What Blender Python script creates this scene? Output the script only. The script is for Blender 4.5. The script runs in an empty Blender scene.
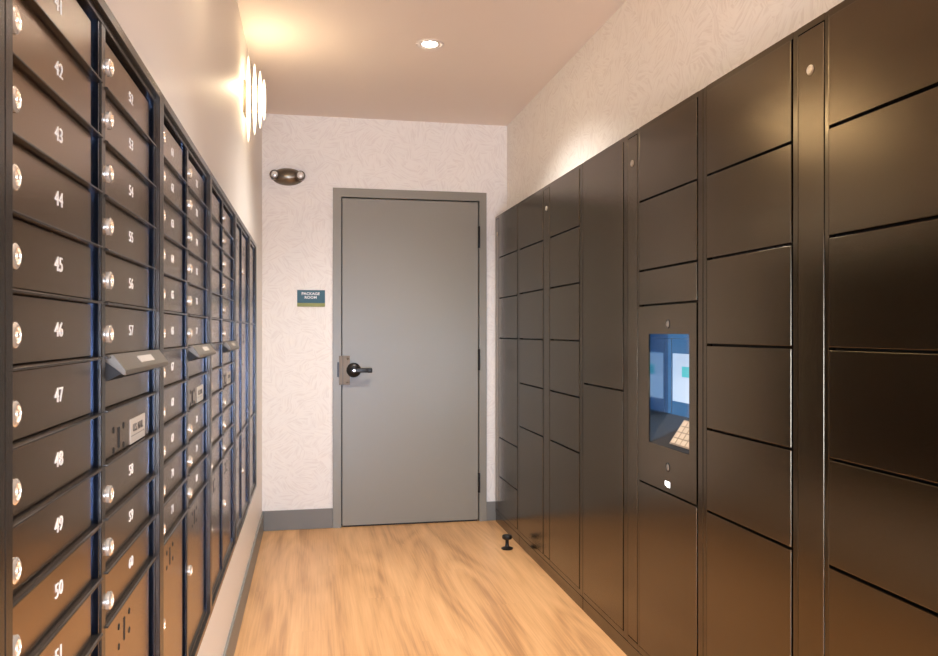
import bpy, bmesh, math, random
from mathutils import Vector, Matrix, Euler
random.seed(7)
SC = bpy.context.scene
COL = SC.collection
PI = math.pi

# ------------------------------------------------------------------ helpers
WO = {}          # world origin of every object built here

class MB:
    """collects shapes (in world coordinates) for one mesh object"""
    def __init__(s):
        s.bm = bmesh.new()
    def box(s, x0, x1, y0, y1, z0, z1, bev=0.0, seg=1):
        b = bmesh.new()
        vs = [b.verts.new((x, y, z)) for x in (x0, x1) for y in (y0, y1) for z in (z0, z1)]
        for f in ((0,1,3,2),(4,6,7,5),(0,4,5,1),(2,3,7,6),(0,2,6,4),(1,5,7,3)):
            b.faces.new([vs[i] for i in f])
        bmesh.ops.recalc_face_normals(b, faces=b.faces)
        if bev > 0:
            bmesh.ops.bevel(b, geom=list(b.edges), offset=bev, segments=seg, affect='EDGES', profile=.5)
        s._add(b)
        return s
    def _add(s, b, mat=None):
        if mat is not None:
            b.transform(mat)
        me = bpy.data.meshes.new('tmp'); b.to_mesh(me); b.free()
        s.bm.from_mesh(me); bpy.data.meshes.remove(me)
    def lathe(s, prof, origin, axis, n=32, sx=1.0, sy=1.0):
        """prof: list of (radius, height) revolved about axis"""
        b = bmesh.new(); rings = []
        for r, h in prof:
            if r < 1e-6:
                rings.append([b.verts.new((0, 0, h))])
            else:
                rings.append([b.verts.new((r*sx*math.cos(2*PI*i/n), r*sy*math.sin(2*PI*i/n), h)) for i in range(n)])
        for a, c in zip(rings, rings[1:]):
            for i in range(n):
                j = (i+1) % n
                if len(a) == 1 and len(c) == 1: continue
                if len(a) == 1: b.faces.new((a[0], c[i], c[j]))
                elif len(c) == 1: b.faces.new((a[i], a[j], c[0]))
                else: b.faces.new((a[i], a[j], c[j], c[i]))
        bmesh.ops.recalc_face_normals(b, faces=b.faces)
        q = Vector((0, 0, 1)).rotation_difference(Vector(axis).normalized())
        s._add(b, Matrix.Translation(origin) @ q.to_matrix().to_4x4())
        return s
    def prism(s, pts, axis, a0, a1, bev=0.0):
        """extrude a polygon; pts are (u,v) in the plane normal to axis ('x': y,z  'y': x,z  'z': x,y)"""
        b = bmesh.new()
        def P(u, v, a):
            return {'x': (a, u, v), 'y': (u, a, v), 'z': (u, v, a)}[axis]
        lo = [b.verts.new(P(u, v, a0)) for u, v in pts]
        hi = [b.verts.new(P(u, v, a1)) for u, v in pts]
        b.faces.new(lo); b.faces.new(hi[::-1])
        n = len(pts)
        for i in range(n):
            j = (i+1) % n
            b.faces.new((lo[i], lo[j], hi[j], hi[i]))
        bmesh.ops.recalc_face_normals(b, faces=b.faces)
        if bev > 0:
            bmesh.ops.bevel(b, geom=list(b.edges), offset=bev, segments=2, affect='EDGES', profile=.5)
        s._add(b)
        return s
    def build(s, name, mat, parent=None, origin=None, smooth=False):
        o_ = Vector(origin) if origin is not None else (WO[parent.name].copy() if parent else Vector((0, 0, 0)))
        s.bm.transform(Matrix.Translation(-o_))
        me = bpy.data.meshes.new(name); s.bm.to_mesh(me); s.bm.free()
        me.materials.append(mat)
        if smooth:
            for p in me.polygons: p.use_smooth = True
            try: me.set_sharp_from_angle(angle=math.radians(38))
            except Exception: pass
        o = bpy.data.objects.new(name, me); COL.objects.link(o)
        if parent:
            o.parent = parent; o.location = o_ - WO[parent.name]
        else:
            o.location = o_
        WO[o.name] = o_
        return o

def thing(name, label, cat, loc, group=None):
    o = bpy.data.objects.new(name, None); COL.objects.link(o)
    o.location = loc; o.empty_display_size = .1
    o['label'] = label; o['category'] = cat
    if group: o['group'] = group
    WO[o.name] = Vector(loc)
    return o
def tag(o, label, cat, group=None):
    o['label'] = label; o['category'] = cat
    if group: o['group'] = group
    return o
def struct(name, mb, mat, parent=None, **k):
    o = mb.build(name, mat, parent, **k)
    if not parent: o['kind'] = 'structure'
    return o

def text(body, name, mat, parent, pos, facing, size, wide=1.0, depth=.0004, align='CENTER', spacing=1.0, bold=0.0):
    """lettering turned into a mesh; pos = world centre"""
    cu = bpy.data.curves.new('t', 'FONT')
    cu.body = body; cu.size = size; cu.align_x = align; cu.align_y = 'CENTER'
    cu.extrude = depth; cu.space_character = spacing; cu.offset = bold; cu.resolution_u = 3
    t = bpy.data.objects.new('t', cu); COL.objects.link(t)
    dg = bpy.context.evaluated_depsgraph_get()
    me = bpy.data.meshes.new_from_object(t.evaluated_get(dg))
    bpy.data.objects.remove(t); bpy.data.curves.remove(cu)
    X, Y, Z = {'+x': ((0,1,0),(0,0,1),(1,0,0)), '-x': ((0,-1,0),(0,0,1),(-1,0,0)), '-y': ((1,0,0),(0,0,1),(0,-1,0))}[facing]
    M = Matrix((X, Y, Z)).transposed().to_4x4() @ Matrix.Diagonal((wide, 1, 1, 1))
    me.transform(M); me.materials.clear(); me.materials.append(mat)
    o = bpy.data.objects.new(name, me); COL.objects.link(o)
    o.parent = parent; o.location = Vector(pos) - WO[parent.name]; WO[o.name] = Vector(pos)
    return o

# ------------------------------------------------------------------ materials
def newmat(name):
    m = bpy.data.materials.new(name); m.use_nodes = True
    nt = m.node_tree; nt.nodes.clear()
    out = nt.nodes.new('ShaderNodeOutputMaterial'); p = nt.nodes.new('ShaderNodeBsdfPrincipled')
    nt.links.new(p.outputs[0], out.inputs[0])
    return m, nt, p
def N(nt, t, **k):
    n = nt.nodes.new(t)
    for a, v in k.items(): setattr(n, a, v)
    return n
def simple(name, col, rough=.5, metal=0.0, spec=.5, emit=None, estr=0, bump=0, bscale=300, coat=0):
    m, nt, p = newmat(name)
    p.inputs['Base Color'].default_value = (*col, 1); p.inputs['Roughness'].default_value = rough
    p.inputs['Metallic'].default_value = metal; p.inputs['Specular IOR Level'].default_value = spec
    p.inputs['Coat Weight'].default_value = coat
    if emit:
        p.inputs['Emission Color'].default_value = (*emit, 1); p.inputs['Emission Strength'].default_value = estr
    if bump:
        g = N(nt, 'ShaderNodeNewGeometry'); no = N(nt, 'ShaderNodeTexNoise'); no.inputs['Scale'].default_value = bscale
        no.inputs['Detail'].default_value = 2
        b = N(nt, 'ShaderNodeBump'); b.inputs['Strength'].default_value = bump; b.inputs['Distance'].default_value = .001
        nt.links.new(g.outputs['Position'], no.inputs['Vector']); nt.links.new(no.outputs['Fac'], b.inputs['Height'])
        nt.links.new(b.outputs[0], p.inputs['Normal'])
    return m

def wallpaper(name, axis, c1, c2, bump=.25):
    """embossed paper: patches of short parallel strokes, each patch turned its own way"""
    m, nt, p = newmat(name); L = nt.links.new
    g = N(nt, 'ShaderNodeNewGeometry')
    warp = N(nt, 'ShaderNodeTexNoise'); warp.inputs['Scale'].default_value = 9; warp.inputs['Detail'].default_value = 2
    L(g.outputs['Position'], warp.inputs['Vector'])
    vm = N(nt, 'ShaderNodeVectorMath', operation='MULTIPLY_ADD')
    L(warp.outputs['Color'], vm.inputs[0]); vm.inputs[1].default_value = (.03, .03, .03); L(g.outputs['Position'], vm.inputs[2])
    vo = N(nt, 'ShaderNodeTexVoronoi'); vo.inputs['Scale'].default_value = 13
    L(vm.outputs[0], vo.inputs['Vector'])
    sep = N(nt, 'ShaderNodeSeparateColor'); L(vo.outputs['Color'], sep.inputs[0])
    ang = N(nt, 'ShaderNodeMath', operation='MULTIPLY'); L(sep.outputs[0], ang.inputs[0]); ang.inputs[1].default_value = 3.1
    rot = N(nt, 'ShaderNodeVectorRotate', rotation_type='AXIS_ANGLE'); L(vm.outputs[0], rot.inputs['Vector'])
    rot.inputs['Axis'].default_value = {'x': (1,0,0), 'y': (0,1,0)}[axis]; L(ang.outputs[0], rot.inputs['Angle'])
    mp = N(nt, 'ShaderNodeMapping'); L(rot.outputs[0], mp.inputs['Vector'])
    mp.inputs['Scale'].default_value = (14, 14, 120)
    no = N(nt, 'ShaderNodeTexNoise'); no.inputs['Scale'].default_value = 1.0; no.inputs['Detail'].default_value = 1.5
    L(mp.outputs[0], no.inputs['Vector'])
    cr = N(nt, 'ShaderNodeValToRGB'); cr.color_ramp.elements[0].position = .47; cr.color_ramp.elements[1].position = .66
    cr.color_ramp.elements[0].color = (*c1, 1); cr.color_ramp.elements[1].color = (*c2, 1)
    L(no.outputs['Fac'], cr.inputs[0]); L(cr.outputs[0], p.inputs['Base Color'])
    b = N(nt, 'ShaderNodeBump'); b.inputs['Strength'].default_value = bump; b.inputs['Distance'].default_value = .002
    L(no.outputs['Fac'], b.inputs['Height']); L(b.outputs[0], p.inputs['Normal'])
    p.inputs['Roughness'].default_value = .6; p.inputs['Specular IOR Level'].default_value = .3
    return m

def floor_mat():
    m, nt, p = newmat('light_oak_planks'); L = nt.links.new
    g = N(nt, 'ShaderNodeNewGeometry')
    sx = N(nt, 'ShaderNodeSeparateXYZ'); L(g.outputs['Position'], sx.inputs[0])
    def M(op, a, b=None, c=None):
        n = N(nt, 'ShaderNodeMath', operation=op)
        for i, v in enumerate((a, b, c)):
            if v is None: continue
            if isinstance(v, (int, float)): n.inputs[i].default_value = v
            else: L(v, n.inputs[i])
        return n.outputs[0]
    PW, PL = .178, 1.52
    px = M('DIVIDE', M('ADD', sx.outputs[0], 10.055), PW)
    ix = M('FLOOR', px); fx = M('FRACT', px)
    off = M('MULTIPLY', M('FRACT', M('MULTIPLY', ix, .3777)), PL)
    py = M('DIVIDE', M('ADD', M('ADD', sx.outputs[1], off), 10.0), PL)
    iy = M('FLOOR', py); fy = M('FRACT', py)
    cid = N(nt, 'ShaderNodeCombineXYZ'); L(ix, cid.inputs[0]); L(iy, cid.inputs[1])
    wn = N(nt, 'ShaderNodeTexWhiteNoise', noise_dimensions='3D'); L(cid.outputs[0], wn.inputs['Vector'])
    # grain coordinates: stretched along the plank, shifted per plank
    sc = N(nt, 'ShaderNodeVectorMath', operation='MULTIPLY'); L(wn.outputs['Color'], sc.inputs[0]); sc.inputs[1].default_value = (30, 30, 30)
    gp = N(nt, 'ShaderNodeVectorMath', operation='ADD'); L(g.outputs['Position'], gp.inputs[0]); L(sc.outputs[0], gp.inputs[1])
    def noise(scale, detail, dist, nscale, src=None):
        mp = N(nt, 'ShaderNodeMapping'); mp.inputs['Scale'].default_value = scale; L(src or gp.outputs[0], mp.inputs['Vector'])
        n = N(nt, 'ShaderNodeTexNoise'); n.inputs['Scale'].default_value = nscale; n.inputs['Detail'].default_value = detail
        n.inputs['Distortion'].default_value = dist; L(mp.outputs[0], n.inputs['Vector']); return n.outputs['Fac']
    broad = noise((6.5, .6, 1), 3, 1.0, 1.0, g.outputs['Position'])
    ring = M('FRACT', M('MULTIPLY', noise((3.6, .45, 1), 1, .3, 1.0, g.outputs['Position']), 10.0))
    ringd = M('ABSOLUTE', M('SUBTRACT', ring, .5))
    fine = noise((130, 3.0, 1), 4, .2, 1.0)
    t = M('ADD', M('MULTIPLY', broad, .72), M('MULTIPLY', fine, .36))
    t = M('ADD', t, M('MULTIPLY', ringd, .26))
    t = M('ADD', t, M('MULTIPLY', wn.outputs['Value'], .04))
    cr = N(nt, 'ShaderNodeValToRGB'); e = cr.color_ramp.elements
    e[0].position = .42; e[0].color = (.40, .205, .088, 1); e[1].position = .84; e[1].color = (.73, .42, .195, 1)
    k = cr.color_ramp.elements.new(.60); k.color = (.59, .32, .138, 1)
    L(t, cr.inputs[0])
    # seams
    ex = M('MINIMUM', fx, M('SUBTRACT', 1.0, fx)); ey = M('MINIMUM', fy, M('SUBTRACT', 1.0, fy))
    seam = M('MINIMUM', M('DIVIDE', M('MULTIPLY', ex, PW), .0016), M('DIVIDE', M('MULTIPLY', ey, PL), .0016))
    seam = M('MINIMUM', seam, 1.0)
    seamf = M('MULTIPLY_ADD', seam, .13, .87)
    mx = N(nt, 'ShaderNodeVectorMath', operation='SCALE'); L(cr.outputs[0], mx.inputs[0]); L(seamf, mx.inputs['Scale'])
    L(mx.outputs[0], p.inputs['Base Color'])
    p.inputs['Roughness'].default_value = .34; p.inputs['Specular IOR Level'].default_value = .4
    b = N(nt, 'ShaderNodeBump'); b.inputs['Strength'].default_value = .12; b.inputs['Distance'].default_value = .001
    L(fine, b.inputs['Height']); L(b.outputs[0], p.inputs['Normal'])
    return m

M_floor = floor_mat()
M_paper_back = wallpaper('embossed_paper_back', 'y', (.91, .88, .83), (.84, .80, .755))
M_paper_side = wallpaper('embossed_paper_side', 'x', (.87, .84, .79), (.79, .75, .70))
M_paint = simple('warm_wall_paint', (.80, .75, .69), .45, bump=.08, bscale=60)
M_ceil = simple('ceiling_paint', (.83, .74, .66), .6)
M_base = simple('grey_base_trim', (.20, .195, .175), .45)
M_door = simple('grey_door_paint', (.265, .25, .205), .34)
M_gap = simple('black_gap', (.006, .006, .006), .6)
M_box = simple('dark_bronze_mailbox', (.31, .215, .140), .20, metal=.93, bump=.12, bscale=700)
M_boxfr = simple('dark_bronze_frame', (.052, .042, .034), .24, metal=.6, bump=.06, bscale=700)
M_jamb = simple('black_gloss_reveal', (.035, .045, .07), .16, metal=.95, bump=.10, bscale=700)
M_lock = simple('locker_black_bronze', (.116, .090, .058), .155, metal=.97, bump=.20, bscale=520)
M_lockfr = simple('locker_black_frame', (.095, .075, .050), .155, metal=.95, bump=.08, bscale=520)
M_chrome = simple('satin_brass_lock', (.93, .84, .72), .25, metal=.7)
M_lockface = simple('strip_lock_face', (.55, .48, .38), .3, metal=.9)
M_steel = simple('polished_steel', (.8, .8, .78), .2, metal=1)
M_white = simple('white_lettering', (.85, .84, .80), .5)
M_hood = simple('hood_bronze', (.16, .14, .112), .42, metal=.4, bump=.3, bscale=700)
M_label = simple('pale_label', (.55, .50, .44), .5)
M_ink = simple('dark_ink', (.10, .09, .08), .6)
M_blackmetal = simple('black_hardware', (.012, .011, .010), .35, metal=.3)
M_brasspl = simple('aged_bronze_plate', (.12, .085, .055), .4, metal=.8)
M_teal = simple('teal_sign_face', (.02, .10, .14), .45)
M_green = simple('olive_green_strip', (.27, .29, .09), .5)
M_signwhite = simple('sign_white', (.9, .9, .9), .5)
M_emhous = simple('pewter_housing', (.20, .17, .13), .28, metal=.9)
M_emlamp = simple('lamp_lens', (.8, .78, .74), .15, metal=.3)
M_trimwhite = simple('white_trim', (.75, .68, .62), .45)
M_lamp = simple('downlight_lens', (.9, .9, .9), .4, emit=(1, .93, .82), estr=22)
M_slat = simple('glowing_slat', (.9, .85, .75), .4, emit=(1, .88, .66), estr=.45)
M_bulb = simple('bulb', (1, 1, 1), .4, emit=(1, .86, .62), estr=60)
M_sconce = simple('sconce_bracket', (.30, .24, .16), .4, metal=.9)
M_screen = simple('screen_glass', (.005, .012, .02), .15, emit=(.03, .13, .30), estr=.22)
M_page = simple('screen_page', (.3, .3, .3), .1, emit=(.46, .70, 1.0), estr=.19)
M_tealpix = simple('screen_button', (.1, .3, .35), .1, emit=(.02, .35, .42), estr=.30)
M_kiosk = simple('kiosk_gloss_black', (.02, .022, .026), .16)
M_mirror = simple('kiosk_side_gloss', (.22, .34, .48), .12, metal=1)  # blue tint stands in for the lit screen mirrored in the black side
M_keypad = simple('keypad_beige', (.22, .17, .13), .4)
M_key = simple('keypad_key', (.42, .33, .24), .4, emit=(1, .76, .52), estr=.05)
M_led = simple('white_light_mark', (.9, .9, .9), .4, emit=(.95, .97, 1), estr=.8)
M_lens = simple('grey_lens', (.30, .26, .22), .2, metal=.6)
M_glass, _nt, _p = newmat('window_glass')
_p.inputs['Roughness'].default_value = 0; _p.inputs['Base Color'].default_value = (.9, .95, 1, 1)
_tr = N(_nt, 'ShaderNodeBsdfTransparent'); _mx = N(_nt, 'ShaderNodeMixShader'); _mx.inputs[0].default_value = .08
_nt.links.new(_tr.outputs[0], _mx.inputs[1]); _nt.links.new(_p.outputs[0], _mx.inputs[2])
_nt.links.new(_mx.outputs[0], [n for n in _nt.nodes if n.type == 'OUTPUT_MATERIAL'][0].inputs[0])

# ------------------------------------------------------------------ room numbers (metres; corridor runs along +Y, camera above the origin)
XL, XR = -.306, 1.302         # wall faces
XM, XK = -.279, 1.213         # front of mailbox frames / front of package lockers
D, H = 5.25, 2.664            # far wall, ceiling
YB = -2.6                     # wall behind the camera
T = .1

mb = MB().box(-2.6, 2.1, YB-T, D+T, -.1, 0); struct('floor', mb, M_floor)
mb = MB().box(-2.6, 2.1, YB-T, D+T, H, H+.1); struct('ceiling', mb, M_ceil)
# far wall with an opening for the door
DX0, DX1, DZ = .196, 1.104, 2.142
mb = MB()
mb.box(-1.0, DX0-.02, D, D+T, 0, H).box(DX1+.02, 2.1, D, D+T, 0, H).box(DX0-.02, DX1+.02, D, D+T, DZ+.02, H)
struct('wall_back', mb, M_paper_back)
# left wall with the niche that holds the mailboxes
MY0, MY1, MZ0, MZ1 = .04, 4.315, .460, 1.727
mb = MB()
YL = -.15
mb.box(-.80, XL, YL, D, 0, MZ0).box(-.80, XL, YL, D, MZ1, H).box(-.80, XL, MY1, D, MZ0, MZ1)
mb.box(-.80, XL, YL, MY0, MZ0, MZ1).box(-2.6, -.80, YL, YL+.1, 0, H).box(-2.6, -2.5, YB, YL, 0, H).box(-.80, -.70, MY0, MY1, MZ0, MZ1)
struct('wall_left', mb, M_paint)
# right wall: bulkhead over the lockers, back of the locker bay
LZ = 2.040
mb = MB()
mb.box(XR, 2.0, YB, D, LZ, H).box(1.90, 2.0, YB, D, 0, LZ).box(XR, 1.90, 5.217, D, 0, LZ).box(XR, 1.90, YB, .045, 0, LZ)
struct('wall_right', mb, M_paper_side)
# wall behind the camera, with an assumed, unseen glazed opening added to bring in daylight
WX0, WX1, WZ0, WZ1 = -.5, 1.0, .10, 1.45
mb = MB()
mb.box(-2.6, WX0, YB-T, YB, 0, H).box(WX1, 2.1, YB-T, YB, 0, H).box(WX0, WX1, YB-T, YB, 0, WZ0).box(WX0, WX1, YB-T, YB, WZ1, H)
struct('wall_front', mb, M_paint)
mb = MB()
for a in ((WX0, WX0+.05, WZ0, WZ1), (WX1-.05, WX1, WZ0, WZ1), (WX0+.05, WX1-.05, WZ0, WZ0+.05), (WX0+.05, WX1-.05, WZ1-.05, WZ1), (.23, .27, WZ0+.05, WZ1-.05)):
    mb.box(a[0], a[1], YB-.07, YB-.03, a[2], a[3])
w = struct('assumed_window_1', mb, M_base, origin=(.55, YB-.05, WZ0))
MB().box(WX0+.05, WX1-.05, YB-.052, YB-.048, WZ0+.05, WZ1-.05).build('window_pane', M_glass, w)

# skirting
BH = .127
mb = MB(); mb.box(XL, .139, D-.012, D, 0, BH, .002).box(1.156, XR, D-.012, D, 0, BH, .002)
struct('baseboard_back', mb, M_base)
mb = MB(); mb.box(XL, XL+.010, YL, D-.012, 0, BH, .002)
struct('baseboard_left', mb, M_base)

# ------------------------------------------------------------------ the door
mb = MB(); mb.box(DX0+.003, DX1-.003, D-.006, D+.038, .010, DZ-.003, .0015)
door = struct('door_1', mb, M_door, origin=(DX0, D, 0))
mb = MB()
fy0, fy1 = D-.018, D+.06
mb.box(.139, DX0-.004, fy0, fy1, 0, DZ+.061).box(DX1+.004, 1.156, fy0, fy1, 0, DZ+.061).box(DX0-.004, DX1+.004, fy0, fy1, DZ+.004, DZ+.061)
mb.build('door_frame', M_door, door)
MB().box(DX0-.004, DX1+.004, D+.040, D+.058, 0, DZ+.004).build('door_stop_rebate', M_gap, door)
for v0, v1 in ((227, 248.5), (349, 370), (472, 491.5)):
    k = 5.38/798
    z0, z1 = 1.269-(v1-332)*k, 1.269-(v0-332)*k
    mb = MB(); mb.lathe([(0, z0), (.0075, z0), (.0085, z0+.004), (.0085, z1-.004), (.0075, z1), (0, z1)], (DX1+.001, D-.018, 0), (0, 0, 1), 16)
    for q in (.33, .66):
        zz = z0+(z1-z0)*q; mb.lathe([(0, zz-.0015), (.0092, zz-.0015), (.0092, zz+.0015), (0, zz+.0015)], (DX1+.001, D-.018, 0), (0, 0, 1), 16)
    mb.build('hinge', M_blackmetal, door, smooth=True)
# latch guard, lever
LZc = 1.269-(370-332)*5.19/798
g = MB().box(.178, .248, D-.0235, D-.018, LZc-.095, LZc+.093, .001).build('latch_guard_plate', M_brasspl, door, origin=(.21, D-.02, LZc))
mb = MB()
for zz in (-.078, .076):
    mb.lathe([(.007, 0), (.007, .002), (.004, .004), (0, .0045)], (.233, D-.0235, LZc+zz), (0, -1, 0), 16)
mb.build('bolt', M_brasspl, g, smooth=True)
MB().box(.168, .180, D-.028, D-.018, LZc-.043, LZc+.052, .001).build('strike_lip', M_blackmetal, door)
MB().box(.201, .204, D-.0243, D-.0233, LZc-.094, LZc+.092).build('guard_fold_line', M_gap, g)
lv = MB()
lv.lathe([(.047, 0), (.047, .008), (.040, .016), (.028, .022), (.018, .024), (.016, .05), (0, .05)], (.272, D-.0235, LZc), (0, -1, 0), 36)
rose = lv.build('lever_rose', M_blackmetal, door, origin=(.272, D-.0235, LZc), smooth=True)
mb = MB(); mb.box(.262, .362, D-.090, D-.072, LZc-.014, LZc+.014, .005, 3).box(.355, .388, D-.088, D-.066, LZc-.016, LZc+.015, .007, 3)
mb.box(.258, .284, D-.088, D-.06, LZc-.014, LZc+.014, .006, 3)
mb.build('lever_handle', M_blackmetal, rose, smooth=True)
MB().lathe([(.009, 0), (.009, .003), (0, .004)], (.272, D-.088, LZc), (0, -1, 0), 20).build('key_cylinder', M_steel, rose, smooth=True)
MB().box(DX0+.01, DX1-.01, D-.004, D+.034, .002, .010).build('door_sweep', M_gap, door)

# ------------------------------------------------------------------ mailboxes
F = 1.0
def zr(z): return 1.269+(z-1.269)*F
ROWS = [1.693, 1.616, 1.540, 1.463, 1.387, 1.310, 1.233, 1.156, 1.080, 1.003, .927, .850]
ROWS = [zr(z) for z in ROWS]
ZO0, ZO1 = MZ0+.020, MZ1-.018      # opening
XD = -.292                         # face of the doors
XBAR = -.2825

def lock(parent, y, z, x=XD):
    mb = MB()
    mb.lathe([(.0095, 0), (.0095, .004), (.0130, .0050), (.0130, .0095), (.0100, .0115), (.0085, .0115), (.0080, .0098), (.0035, .0098), (.0030, .0120), (0, .0120)], (x, y, z), (1, 0, 0), 20)
    o = mb.build('lock', M_chrome, parent, origin=(x, y, z), smooth=True)
    return o
def cluster(parent, y, z, sc=1.0):
    """four round holes and a tall slot, punched black in the panel"""
    for dy, dz in ((.036, .0155), (-.036, .0155), (.036, -.0155), (-.036, -.0155)):
        MB().lathe([(0, -.001), (.0050, -.001), (.0050, .0006), (0, .0007)], (XD, y+dy, z+dz), (1, 0, 0), 14).build('lock_hole', M_gap, parent)
    MB().box(XD-.001, XD+.0007, y-.0035, y+.0035, z-.018, z+.018).build('key_slot', M_gap, parent)

def mailbox_unit(y0, y1, label, cols, numbers, half=.020, group='recessed mailbox units in the left wall'):
    root = thing('mailbox_unit', label, 'mailboxes', (XM, (y0+y1)/2, MZ0), group)
    # outer frame (thin proud ring) with an inner step
    mb = MB()
    zi0, zi1 = MZ0+.017, MZ1-.017; yi0, yi1 = y0+half, y1-half
    e = .0008
    for a in ((y0+e, yi0, MZ0, MZ1), (yi1, y1-e, MZ0, MZ1), (yi0, yi1, MZ0, zi0), (yi0, yi1, zi1, MZ1)):
        mb.box(XM-.030, XM, *a, .0012)
    mb.build('frame', M_boxfr, root)
    mb = MB()
    st = .007
    for a in ((yi0, yi0+.003, zi0, zi1), (yi1-st, yi1, zi0, zi1), (yi0, yi1, zi0, zi0+.012), (yi0, yi1, zi1-.010, zi1)):
        mb.box(XM-.030, XM-.007, *a, .0010)
    mb.build('inner_lip', M_boxfr, root)
    MB().box(-.62, XD-.012, y0+.012, y1-.012, MZ0+.01, MZ1-.01).build('cabinet_body', M_jamb, root)
    nc = len(cols)
    cw = (yi1-yi0)/nc
    if nc == 2:
        ym = (yi0+yi1)/2-.010
        MB().box(XM-.030, XM-.007, ym-.011, ym+.011, zi0+.012, zi1-.010, .001).build('mullion', M_boxfr, root)
    for c, spec in enumerate(cols):
        a = yi0+.003 if c == 0 else ym+.011
        b = ym-.011 if (c == 0 and nc == 2) else yi1-st
        da, db = a+.001, b-.031             # door stops short of the hinge side
        zb = zi0+.012
        # dark reveal on the hinge side, in two steps
        MB().box(XD-.014, XD-.004, db+.002, b, zb, zi1-.010).box(XD-.004, XD+.004, b-.010, b, zb, zi1-.010).build('hinge_strip', M_jamb, root)
        edges = spec['edges']               # top-down list of z
        kinds = spec['kinds']
        num = iter(numbers[c])
        for i, kd in enumerate(kinds):
            zt, zl = edges[i], edges[i+1]
            lastlow = (i == len(kinds)-1)
            if i == 0: zt = min(zt, zi1-.012)
            mb = MB().box(XD-.012, XD, da, db, zl+.003, zt-.003, .0012)
            nm = {'d': 'door', 's': 'outgoing_mail_panel', 'u': 'carrier_access_panel', 'p': 'parcel_door'}[kd]
            dr = mb.build(nm, M_box, root, origin=(XD, (da+db)/2, (zl+zt)/2))
            if kd == 'd':
                lock(dr, da+.014, zl+.033)
                n = next(num, None)
                if n: text(n, 'number', M_white, dr, (XD+.0004, da+.565*(db-da), zl+.038), '+x', .0245, 1.28)
            elif kd == 's':
                # hinged hood over the slot: sloping plate, closed near end, black opening beneath
                h0, h1 = a+.012, yi1+.014
                zt_ = zr(1.2335)
                x1 = XM+.016
                mb = MB().prism([(XD, zt_+.002), (XD+.012, zt_+.003), (x1, zt_-.020), (x1, zt_-.027), (x1-.003, zt_-.027), (XD, zt_-.006)], 'y', h0+.006, h1-.02, .0008)
                hd = mb.build('mail_slot_hood', M_hood, dr)
                ax, az = x1-XD-.012, -.023; q = lambda t, n: (XD+.012+ax*t+.6*n, zt_+.003+az*t+.8*n)
                MB().prism([q(.30, .0), q(.30, .0012), q(.72, .0012), q(.72, .0)], 'y', h0+.14, h1-.13, .0).build('slot_plate', M_label, hd)
                MB().prism([(XD, zt_-.004), (x1-.006, zt_-.025), (XD+.006, zt_-.034), (XD, zt_-.036)], 'y', h0+.0075, h0+.012).build('hood_cheek', M_gap, dr)
                MB().box(XD, XD+.002, h0+.012, h1-.06, zt_-.036, zt_-.006).build('slot_opening', M_gap, dr)
            elif kd == 'u':
                zc = (zl+zt)/2
                for dy, dz in ((.064, .003), (.129, .003), (.064, -.028), (.129, -.028)):
                    MB().lathe([(0, -.001), (.0052, -.001), (.0052, .0006), (0, .0007)], (XD, da+dy+.008, zc+dz), (1, 0, 0), 14).build('lock_hole', M_gap, dr)
                MB().lathe([(0, -.001), (.004, -.001), (.004, .0006), (0, .0007)], (XD, db-.040, zc-.013), (1, 0, 0), 14).build('lock_hole', M_gap, dr)
                MB().box(XD-.001, XD+.0012, da+.101, da+.108, zc-.028, zc+.004, .0004).build('key_slot', M_gap, dr)
                lb = MB().box(XD, XD+.0015, da+.180, da+.297, zc-.034, zc+.007, .0005).build('mail_label', M_label, dr, origin=(XD, da+.24, zc))
                text('U.S. MAIL', 'lettering', M_ink, lb, (XD+.0017, da+.238, zc-.0095), '+x', .0175, 1.12, bold=.0003)
                MB().box(XD+.0015, XD+.0019, da+.186, da+.291, zc-.0215, zc-.0208).build('ruled_line', M_ink, lb)
            elif kd == 'p':
                cl = spec.get('cl', .053)
                cluster(dr, da+.142, zt-cl)
                if lastlow or spec.get('parcel3'):
                    lock(dr, da+.014, zt-cl-.10)
                n = next(num, None)
                if n: text(n, 'number', M_white, dr, (XD+.0004, (da+db)/2, zt-.165), '+x', .0245, 1.1)
            if not lastlow:
                zc = zl
                MB().prism([(XD-.010, zc+.0022), (XBAR-.003, zc+.0018), (XBAR, zc+.0004), (XBAR, zc-.0022), (XD-.010, zc-.0022)], 'y', a+.0005, b-.004, .0006).build('rail', M_boxfr, root)
        MB().prism([(XD-.010, zb+.010), (XBAR-.006, zb+.002), (XBAR-.006, zb-.004), (XD-.010, zb-.004)], 'y', a+.001, b-.002).build('sill', M_boxfr, root)
    return root

C_full = {'edges': ROWS + [ZO0+.010], 'kinds': ['d']*11 + ['p']}
C_slot = {'edges': ROWS + [ZO0+.010], 'kinds': ['d']*6 + ['s', 'u'] + ['d']*3 + ['p']}
C_parc = {'edges': [ROWS[0], ROWS[5], ROWS[11], ZO0+.010], 'kinds': ['p', 'p', 'p'], 'cl': .07, 'parcel3': True}
def seq(a, b): return [str(i) for i in range(a, b+1)]

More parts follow.
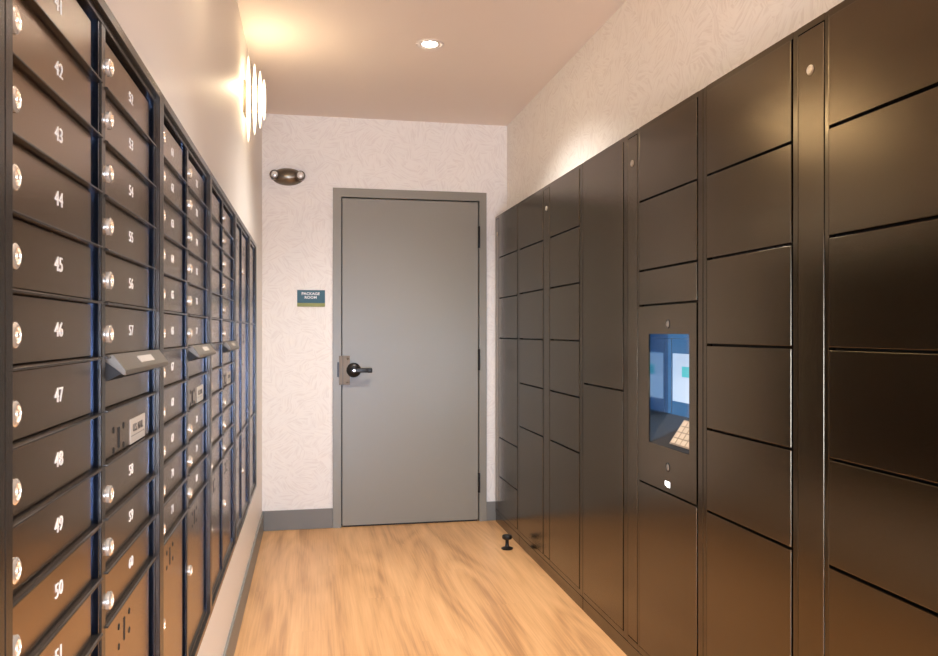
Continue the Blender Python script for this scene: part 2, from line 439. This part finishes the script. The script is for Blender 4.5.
mailbox_unit(.045, .812, 'dark bronze mailbox unit cut by the left edge of the photo', [C_full, C_full], [[], []])
mailbox_unit(.812, 1.608, 'nearest full mailbox unit with white numbers 41 to 60 and an open mail slot', [C_full, C_slot], [seq(41, 51), seq(52, 60)])
mailbox_unit(1.608, 2.375, 'dark bronze mailbox unit directly beyond the one numbered 41 to 60', [C_full, C_slot], [seq(61, 71), seq(72, 80)])
mailbox_unit(2.375, 3.141, 'mailbox unit with the farthest open mail slot hood, its numbers too small to read', [C_full, C_slot], [[], []])
mailbox_unit(3.141, 3.850, 'double column of tall parcel doors between small mailboxes and the last narrow unit', [C_parc, C_parc], [[], []])
mailbox_unit(3.850, 4.310, 'narrowest mailbox unit, single column of parcel doors nearest the grey door', [C_parc], [[]])

# ------------------------------------------------------------------ package lockers
SEAMS = [2.018, 1.757, 1.496, 1.229, .967, .711, .088]
def locker_unit(y0, y1, doors, strip, label, group='package locker units along the right wall', console=False):
    """doors: list of (ya, yb, seam list); strip: (ya, yb)"""
    root = thing('package_locker', label, 'locker', (XK, (y0+y1)/2, 0), group)
    e = .0012; za, zb = .062, LZ-.002
    mb = MB()
    if console:
        mb.box(XK+.020, XK+.10, y0+.004, 2.40, za+.004, zb-.004).box(XK+.020, XK+.10, 2.75, y1-.004, za+.004, zb-.004)
        mb.box(XK+.020, XK+.10, 2.40, 2.75, za+.004, .84).box(XK+.020, XK+.10, 2.40, 2.75, 1.28, zb-.004)
        mb.box(XK+.10, 1.80, y0+.004, y1-.004, za+.004, zb-.004)
    else:
        mb.box(XK+.020, 1.80, y0+.004, y1-.004, za+.004, zb-.004)
    mb.build('cabinet_body', M_gap, root)
    mb = MB()
    spans = sorted([(d[0], d[1]) for d in doors] + ([strip] if strip else []))
    prev = y0+e
    z0d, z1d = .086, 2.021
    for s in spans:
        if s[0]-prev > .001: mb.box(XK, XK+.02, prev, s[0], za, zb, .0012)
        prev = s[1]
    mb.box(XK, XK+.02, prev, y1-e, za, zb, .0012)
    for s in spans:
        mb.box(XK, XK+.02, s[0], s[1], z1d, zb, .0).box(XK, XK+.02, s[0], s[1], za, z0d, 0)
    mb.build('frame', M_lockfr, root)
    MB().box(XK+.002, XK+.05, y0+.0025, y1-.0025, 0, za-.004, .001).build('plinth', M_lockfr, root)
    for ya, yb, seams in doors:
        for i in range(len(seams)-1):
            zt, zl = seams[i], seams[i+1]
            top = -.003 if i == 0 else .0035
            lo = .0 if i == len(seams)-2 else .0035
            a, b = ya+.0085, yb-.0018
            if console and abs(zt-1.367) < .01:
                make_console(root, a, b, zl+lo, zt-top)
            else:
                MB().box(XK-.001, XK+.018, a, b, zl+lo, zt-top, .0016, 2).build('door', M_lock, root)
    if strip:
        st = MB().box(XK-.001, XK+.018, strip[0]+.003, strip[1]-.003, .090, 2.018, .0014, 2).build('service_strip', M_lock, root)
        yc = (strip[0]+strip[1])/2; zc = 1.917
        lk = MB().lathe([(.0125, 0), (.0125, .002), (.010, .0045), (.0085, .0045), (.008, .003), (0, .003)], (XK-.001, yc, zc), (-1, 0, 0), 28).build('lock', M_lockface, st, smooth=True)
    return root

def make_console(root, a, b, z0, z1):
    OY0, OY1, OZ0, OZ1 = 2.418, 2.736, .868, 1.262
    xf = XK-.001
    mb = MB()
    mb.box(xf, xf+.006, a, OY0, z0, z1).box(xf, xf+.006, OY1, b, z0, z1).box(xf, xf+.006, OY0, OY1, z0, OZ0).box(xf, xf+.006, OY0, OY1, OZ1, z1)
    con = mb.build('console_panel', M_lock, root, origin=(xf, (a+b)/2, (z0+z1)/2))
    XB = 1.288; ZB = .971
    mb = MB()
    MB().box(xf+.006, XB+.006, OY1, OY1+.004, OZ0, OZ1).build('side_wall', M_mirror, con)
    mb.box(xf+.006, XB+.006, OY0-.004, OY0, OZ0, OZ1).box(xf+.006, XB+.006, OY0-.004, OY1+.004, OZ1, OZ1+.004)
    mb.prism([(xf+.004, OZ0), (XB, ZB), (XB, ZB-.008), (xf+.004, OZ0-.008)], 'y', OY0, OY1)
    mb.build('console_recess', M_kiosk, con)
    sc = MB().box(XB, XB+.008, OY0, OY1, ZB, OZ1).build('touch_screen', M_screen, con, origin=(XB, (OY0+OY1)/2, 1.12))
    MB().box(XB-.0008, XB, OY0+.03, 2.697, 1.020, 1.192).build('lit_page', M_page, sc)
    MB().box(XB-.0016, XB-.0008, 2.535, 2.622, 1.110, 1.147).build('teal_button', M_tealpix, sc)
    MB().box(XB-.0008, XB, 2.7055, 2.708, ZB+.004, OZ1-.014).box(XB-.0008, XB, OY0+.01, OY1-.004, 1.244, 1.2455).build('bezel_line', M_hood, sc)
    # keypad lying on the sloping shelf
    def S(t, y, n=0.0):
        dx, dz = XB-(xf+.004), ZB-OZ0; L = math.hypot(dx, dz)
        return Vector((xf+.004+dx*t - dz/L*n, y, OZ0+dz*t + dx/L*n))
    def slab(mb, t0, t1, ya, yb, n0, n1):
        bm = bmesh.new()
        vs = [bm.verts.new(S(t, y, n)) for t in (t0, t1) for y in (ya, yb) for n in (n0, n1)]
        for f in ((0,1,3,2),(4,6,7,5),(0,4,5,1),(2,3,7,6),(0,2,6,4),(1,5,7,3)): bm.faces.new([vs[i] for i in f])
        bmesh.ops.recalc_face_normals(bm, faces=bm.faces); mb._add(bm)
    k0, k1 = 2.432, 2.588
    mb = MB(); slab(mb, .12, .90, k0, k1, 0, .003); kp = mb.build('keypad', M_keypad, con)
    mb = MB()
    for r in range(4):
        for c in range(4):
            ta = .16+r*.185; ya = k0+.007+c*.037
            slab(mb, ta, ta+.15, ya, ya+.030, .003, .005)
    mb.build('keys', M_key, kp)
    for zz in (1.297, .801):
        mb = MB().lathe([(.0165, 0), (.0165, .001), (.0135, .0015), (.0125, 0.0004), (0, .0004)], (xf, 2.577, zz), (-1, 0, 0), 28)
        bz = mb.build('button_bezel', M_kiosk, con, origin=(xf, 2.577, zz), smooth=True)
        MB().lathe([(.0115, 0), (.0105, .0012), (0, .0016)], (xf-.0004, 2.574, zz), (-1, 0, 0), 24).build('button_face', M_lens, bz, smooth=True)
    # small lit mark below: a bar over two short legs
    mb = MB()
    zz = .741
    for q in ((2.560, 2.598, .004, .010), (2.591, 2.598, -.006, .004), (2.576, 2.583, -.010, .004), (2.560, 2.567, -.010, .004)):
        mb.box(xf-.0008, xf, q[0], q[1], zz+q[2], zz+q[3])
    mb.build('lit_mark', M_led, con)

S6 = SEAMS
tall = [2.018, 1.036, .088]
locker_unit(.050, 1.188, [(.087, .565, S6), (.700, 1.155, S6)], (.580, .680), 'black package locker bank nearest the camera, past the right edge of the photo')
locker_unit(1.188, 2.326, [(1.232, 1.703, S6), (1.847, 2.302, S6)], (1.718, 1.826), 'black package locker bank at right with two wide columns of six doors')
locker_unit(2.326, 3.466, [(2.359, 2.824, [2.018, 1.757, 1.497, 1.367, .711, .088]), (2.976, 3.446, tall)], (2.840, 2.934), 'black package locker bank with the touch screen console and two tall doors', console=True)
locker_unit(3.466, 4.598, [(3.500, 3.966, S6), (4.088, 4.578, S6)], (3.978, 4.074), 'black package locker bank left of the console bank, just beyond its tall doors')
locker_unit(4.598, 5.215, [(4.628, 5.098, [2.018, 1.757, 1.490, 1.229, .578, .322, .088])], (5.112, 5.196), 'narrowest package locker bank, single column of doors beside the grey door')

# ------------------------------------------------------------------ things on the far wall
def onback(u, v, Y=D):
    a = math.radians(11.2); th = math.atan((u-469)/798)+a
    X = Y*math.tan(th); dep = X*math.sin(a)+Y*math.cos(a)
    return X, 1.269-(v-332)*dep/798
x0, z1 = onback(297.2, 290); x1, z0 = onback(325, 306.8)
sg = thing('room_sign', 'small teal wall sign reading PACKAGE ROOM with an olive strip below', 'sign', ((x0+x1)/2, D, z0))
MB().box(x0, x1, D-.006, D-.0003, z0+.024, z1, .001).build('sign_face', M_teal, sg)
MB().box(x0, x1, D-.006, D-.0003, z0, z0+.0236, .001).build('olive_strip', M_green, sg)
xc = (x0+x1)/2 - .003
text('PACKAGE\nROOM', 'lettering', M_signwhite, sg, (xc, D-.0066, z1-.036), '-y', .0240, 1.08, bold=.0005)

# emergency light: oval housing with a lamp at each end
x0, zc = onback(270, 176.3); x1, zc2 = onback(305.3, 177.6); zc = (zc+zc2)/2; xc = (x0+x1)/2; hw = (x1-x0)/2
el = thing('emergency_light', 'pewter oval emergency light with two round lamps, high on the far wall', 'emergency light', (xc, D, zc))
mb = MB()
MB().box(xc-.07, xc+.07, D-.004, D, zc-.04, zc+.04, .001).build('mounting_plate', M_emhous, el)
b = bmesh.new()
bmesh.ops.create_uvsphere(b, u_segments=40, v_segments=20, radius=1)
for v in b.verts:
    x, y, z = v.co
    k = abs(x)
    v.co = Vector((x*hw*.92, min(y, 0)*.055, z*.056))
mb._add(b, Matrix.Translation((xc, D-.0001, zc)))
mb.build('housing', M_emhous, el, smooth=True)
for s in (-1, 1):
    lx = xc+s*(hw-.030)
    cup = MB().lathe([(.030, 0), (.031, .03), (.030, .052), (.026, .056), (.024, .050), (0, .046)], (lx, D-.0005, zc+.004), (0, -1, 0), 32).build('lamp_head', M_emhous, el, origin=(lx, D-.05, zc), smooth=True)
    MB().lathe([(.0235, 0), (.020, .007), (.012, .011), (0, .012)], (lx, D-.048, zc+.004), (0, -1, 0), 32).build('lamp_lens', M_emlamp, cup, smooth=True)

# ------------------------------------------------------------------ door stop on the floor
px, py = 1.125, 4.535
ds = thing('floor_door_stop', 'small dark bronze door stop on the floor beside the far lockers', 'door stop', (px, py, 0))
MB().lathe([(0, 0), (.033, 0), (.034, .006), (.026, .010), (.013, .016), (.010, .030), (.010, .050), (.013, .056), (.018, .058), (0, .058)], (px, py, .0005), (0, 0, 1), 32).build('base', M_blackmetal, ds, smooth=True)
MB().lathe([(0, 0), (.024, 0), (.029, .005), (.030, .012), (.029, .019), (.024, .024), (0, .025)], (px, py, .0585), (0, 0, 1), 32).build('bumper', M_blackmetal, ds, smooth=True)

# ------------------------------------------------------------------ ceiling downlights
DL = [(.565, 3.83), (.565, 1.95), (.565, .07), (.565, -1.6)]  # only the first is in view; the others are assumed, to light the corridor
for i, (x, y) in enumerate(DL):
    t = thing('ceiling_downlight', ['round white recessed downlight in the ceiling before the grey door',
        'round recessed ceiling downlight above the middle of the corridor, out of the photo', 'round recessed ceiling downlight above the camera, assumed and unseen',
        'round recessed ceiling downlight behind the camera, assumed and unseen'][i], 'ceiling light', (x, y, H), 'recessed downlights in a row along the ceiling')
    MB().lathe([(.069, 0), (.068, .003), (.062, .005), (.054, .003), (.050, .0005)], (x, y, H-.0003), (0, 0, -1), 40).build('trim_ring', M_trimwhite, t, smooth=True)
    MB().lathe([(0, .0012), (.036, .0012), (.0362, .0004)], (x, y, H-.0003), (0, 0, -1), 32).build('lens', M_lamp, t, smooth=True)
    MB().lathe([(.036, .0006), (.051, .0018)], (x, y, H-.0003), (0, 0, -1), 32).build('baffle', M_trimwhite, t, smooth=True)
    ld = bpy.data.lights.new('downlight_lamp', 'SPOT'); ld.energy = (62, 76, 90, 95)[i]
    ld.color = (1, .96, .915); ld.spot_size = math.radians((136, 104, 104, 104)[i]); ld.spot_blend = 1; ld.shadow_soft_size = .06
    lo = bpy.data.objects.new('downlight_lamp', ld); COL.objects.link(lo); lo.parent = t; lo.location = (0, 0, -.012)

# ------------------------------------------------------------------ wall sconces
def sconce(y, zc, label):
    t = thing('wall_sconce', label, 'wall light', (XL, y, zc), 'glowing wall sconces above the mailboxes')
    MB().box(XL, XL+.010, y-.05, y+.05, zc-.075, zc+.075, .003, 2).build('back_plate', M_sconce, t)
    for zz in (-.058, .058):
        MB().lathe([(0, 0), (.004, 0), (.004, .092), (0, .092)], (XL+.008, y, zc+zz), (1, 0, 0), 10).build('rod', M_sconce, t)
    for k, (dx, hh, ww) in enumerate(((.020, .200, .058), (.048, .165, .052), (.073, .135, .046), (.091, .095, .040))):
        b = bmesh.new(); bmesh.ops.create_uvsphere(b, u_segments=20, v_segments=24, radius=1)
        for v in b.verts:
            x, yy, z = v.co
            w = max(0.0, 1-abs(z))**.35 if abs(z) < 1 else 0
            v.co = Vector((x*.0085, yy*ww, z*hh))
        mb = MB(); mb._add(b, Matrix.Translation((XL+dx, y, zc)))
        mb.build('glass_slat', M_slat, t, smooth=True)
    for s in (-1, 1):
        ld = bpy.data.lights.new('sconce_lamp', 'POINT'); ld.energy = .5; ld.color = (1, .78, .50); ld.shadow_soft_size = .02
        lo = bpy.data.objects.new('sconce_lamp', ld); COL.objects.link(lo); lo.parent = t; lo.location = (.072, s*.085, .03)
sconce(3.85, 2.355, 'glowing oval slatted wall sconce nearer the far wall')
sconce(2.17, 2.355, 'slatted wall sconce whose lower tip shows at the top of the photo')
sconce(.64, 2.355, 'assumed slatted wall sconce above the nearest mailboxes, out of the photo')  # assumed and unseen, added to light the near corridor

# ------------------------------------------------------------------ daylight
wd = bpy.data.worlds.new('sky'); SC.world = wd; wd.use_nodes = True
bg = wd.node_tree.nodes['Background']; bg.inputs[0].default_value = (.60, .74, 1, 1); bg.inputs[1].default_value = 9.5
pl = bpy.data.lights.new('window_portal', 'AREA'); pl.shape = 'RECTANGLE'; pl.size = 1.4; pl.size_y = 1.25; pl.cycles.is_portal = True
po = bpy.data.objects.new('window_portal', pl); COL.objects.link(po); po.location = (.25, YB-.02, .775); po.rotation_euler = (math.radians(90), 0, 0)

# ------------------------------------------------------------------ camera
cd = bpy.data.cameras.new('camera'); cd.sensor_fit = 'HORIZONTAL'; cd.sensor_width = 36; cd.lens = 36*798/938
cd.shift_y = -(328-332)/938; cd.clip_start = .02
co = bpy.data.objects.new('camera', cd); COL.objects.link(co)
co.location = (0, 0, 1.269); co.rotation_euler = (math.radians(90), 0, math.radians(-11.2))
SC.camera = co

SC.view_settings.view_transform = 'Standard'; SC.view_settings.look = 'None'
SC.view_settings.gamma = 1; SC.view_settings.use_curve_mapping = False
SC.view_settings.exposure = 1.98
SC.cycles.max_bounces = 10; SC.cycles.diffuse_bounces = 6; SC.cycles.glossy_bounces = 5
SC.cycles.sample_clamp_indirect = 6
SC.cycles.use_denoising = True
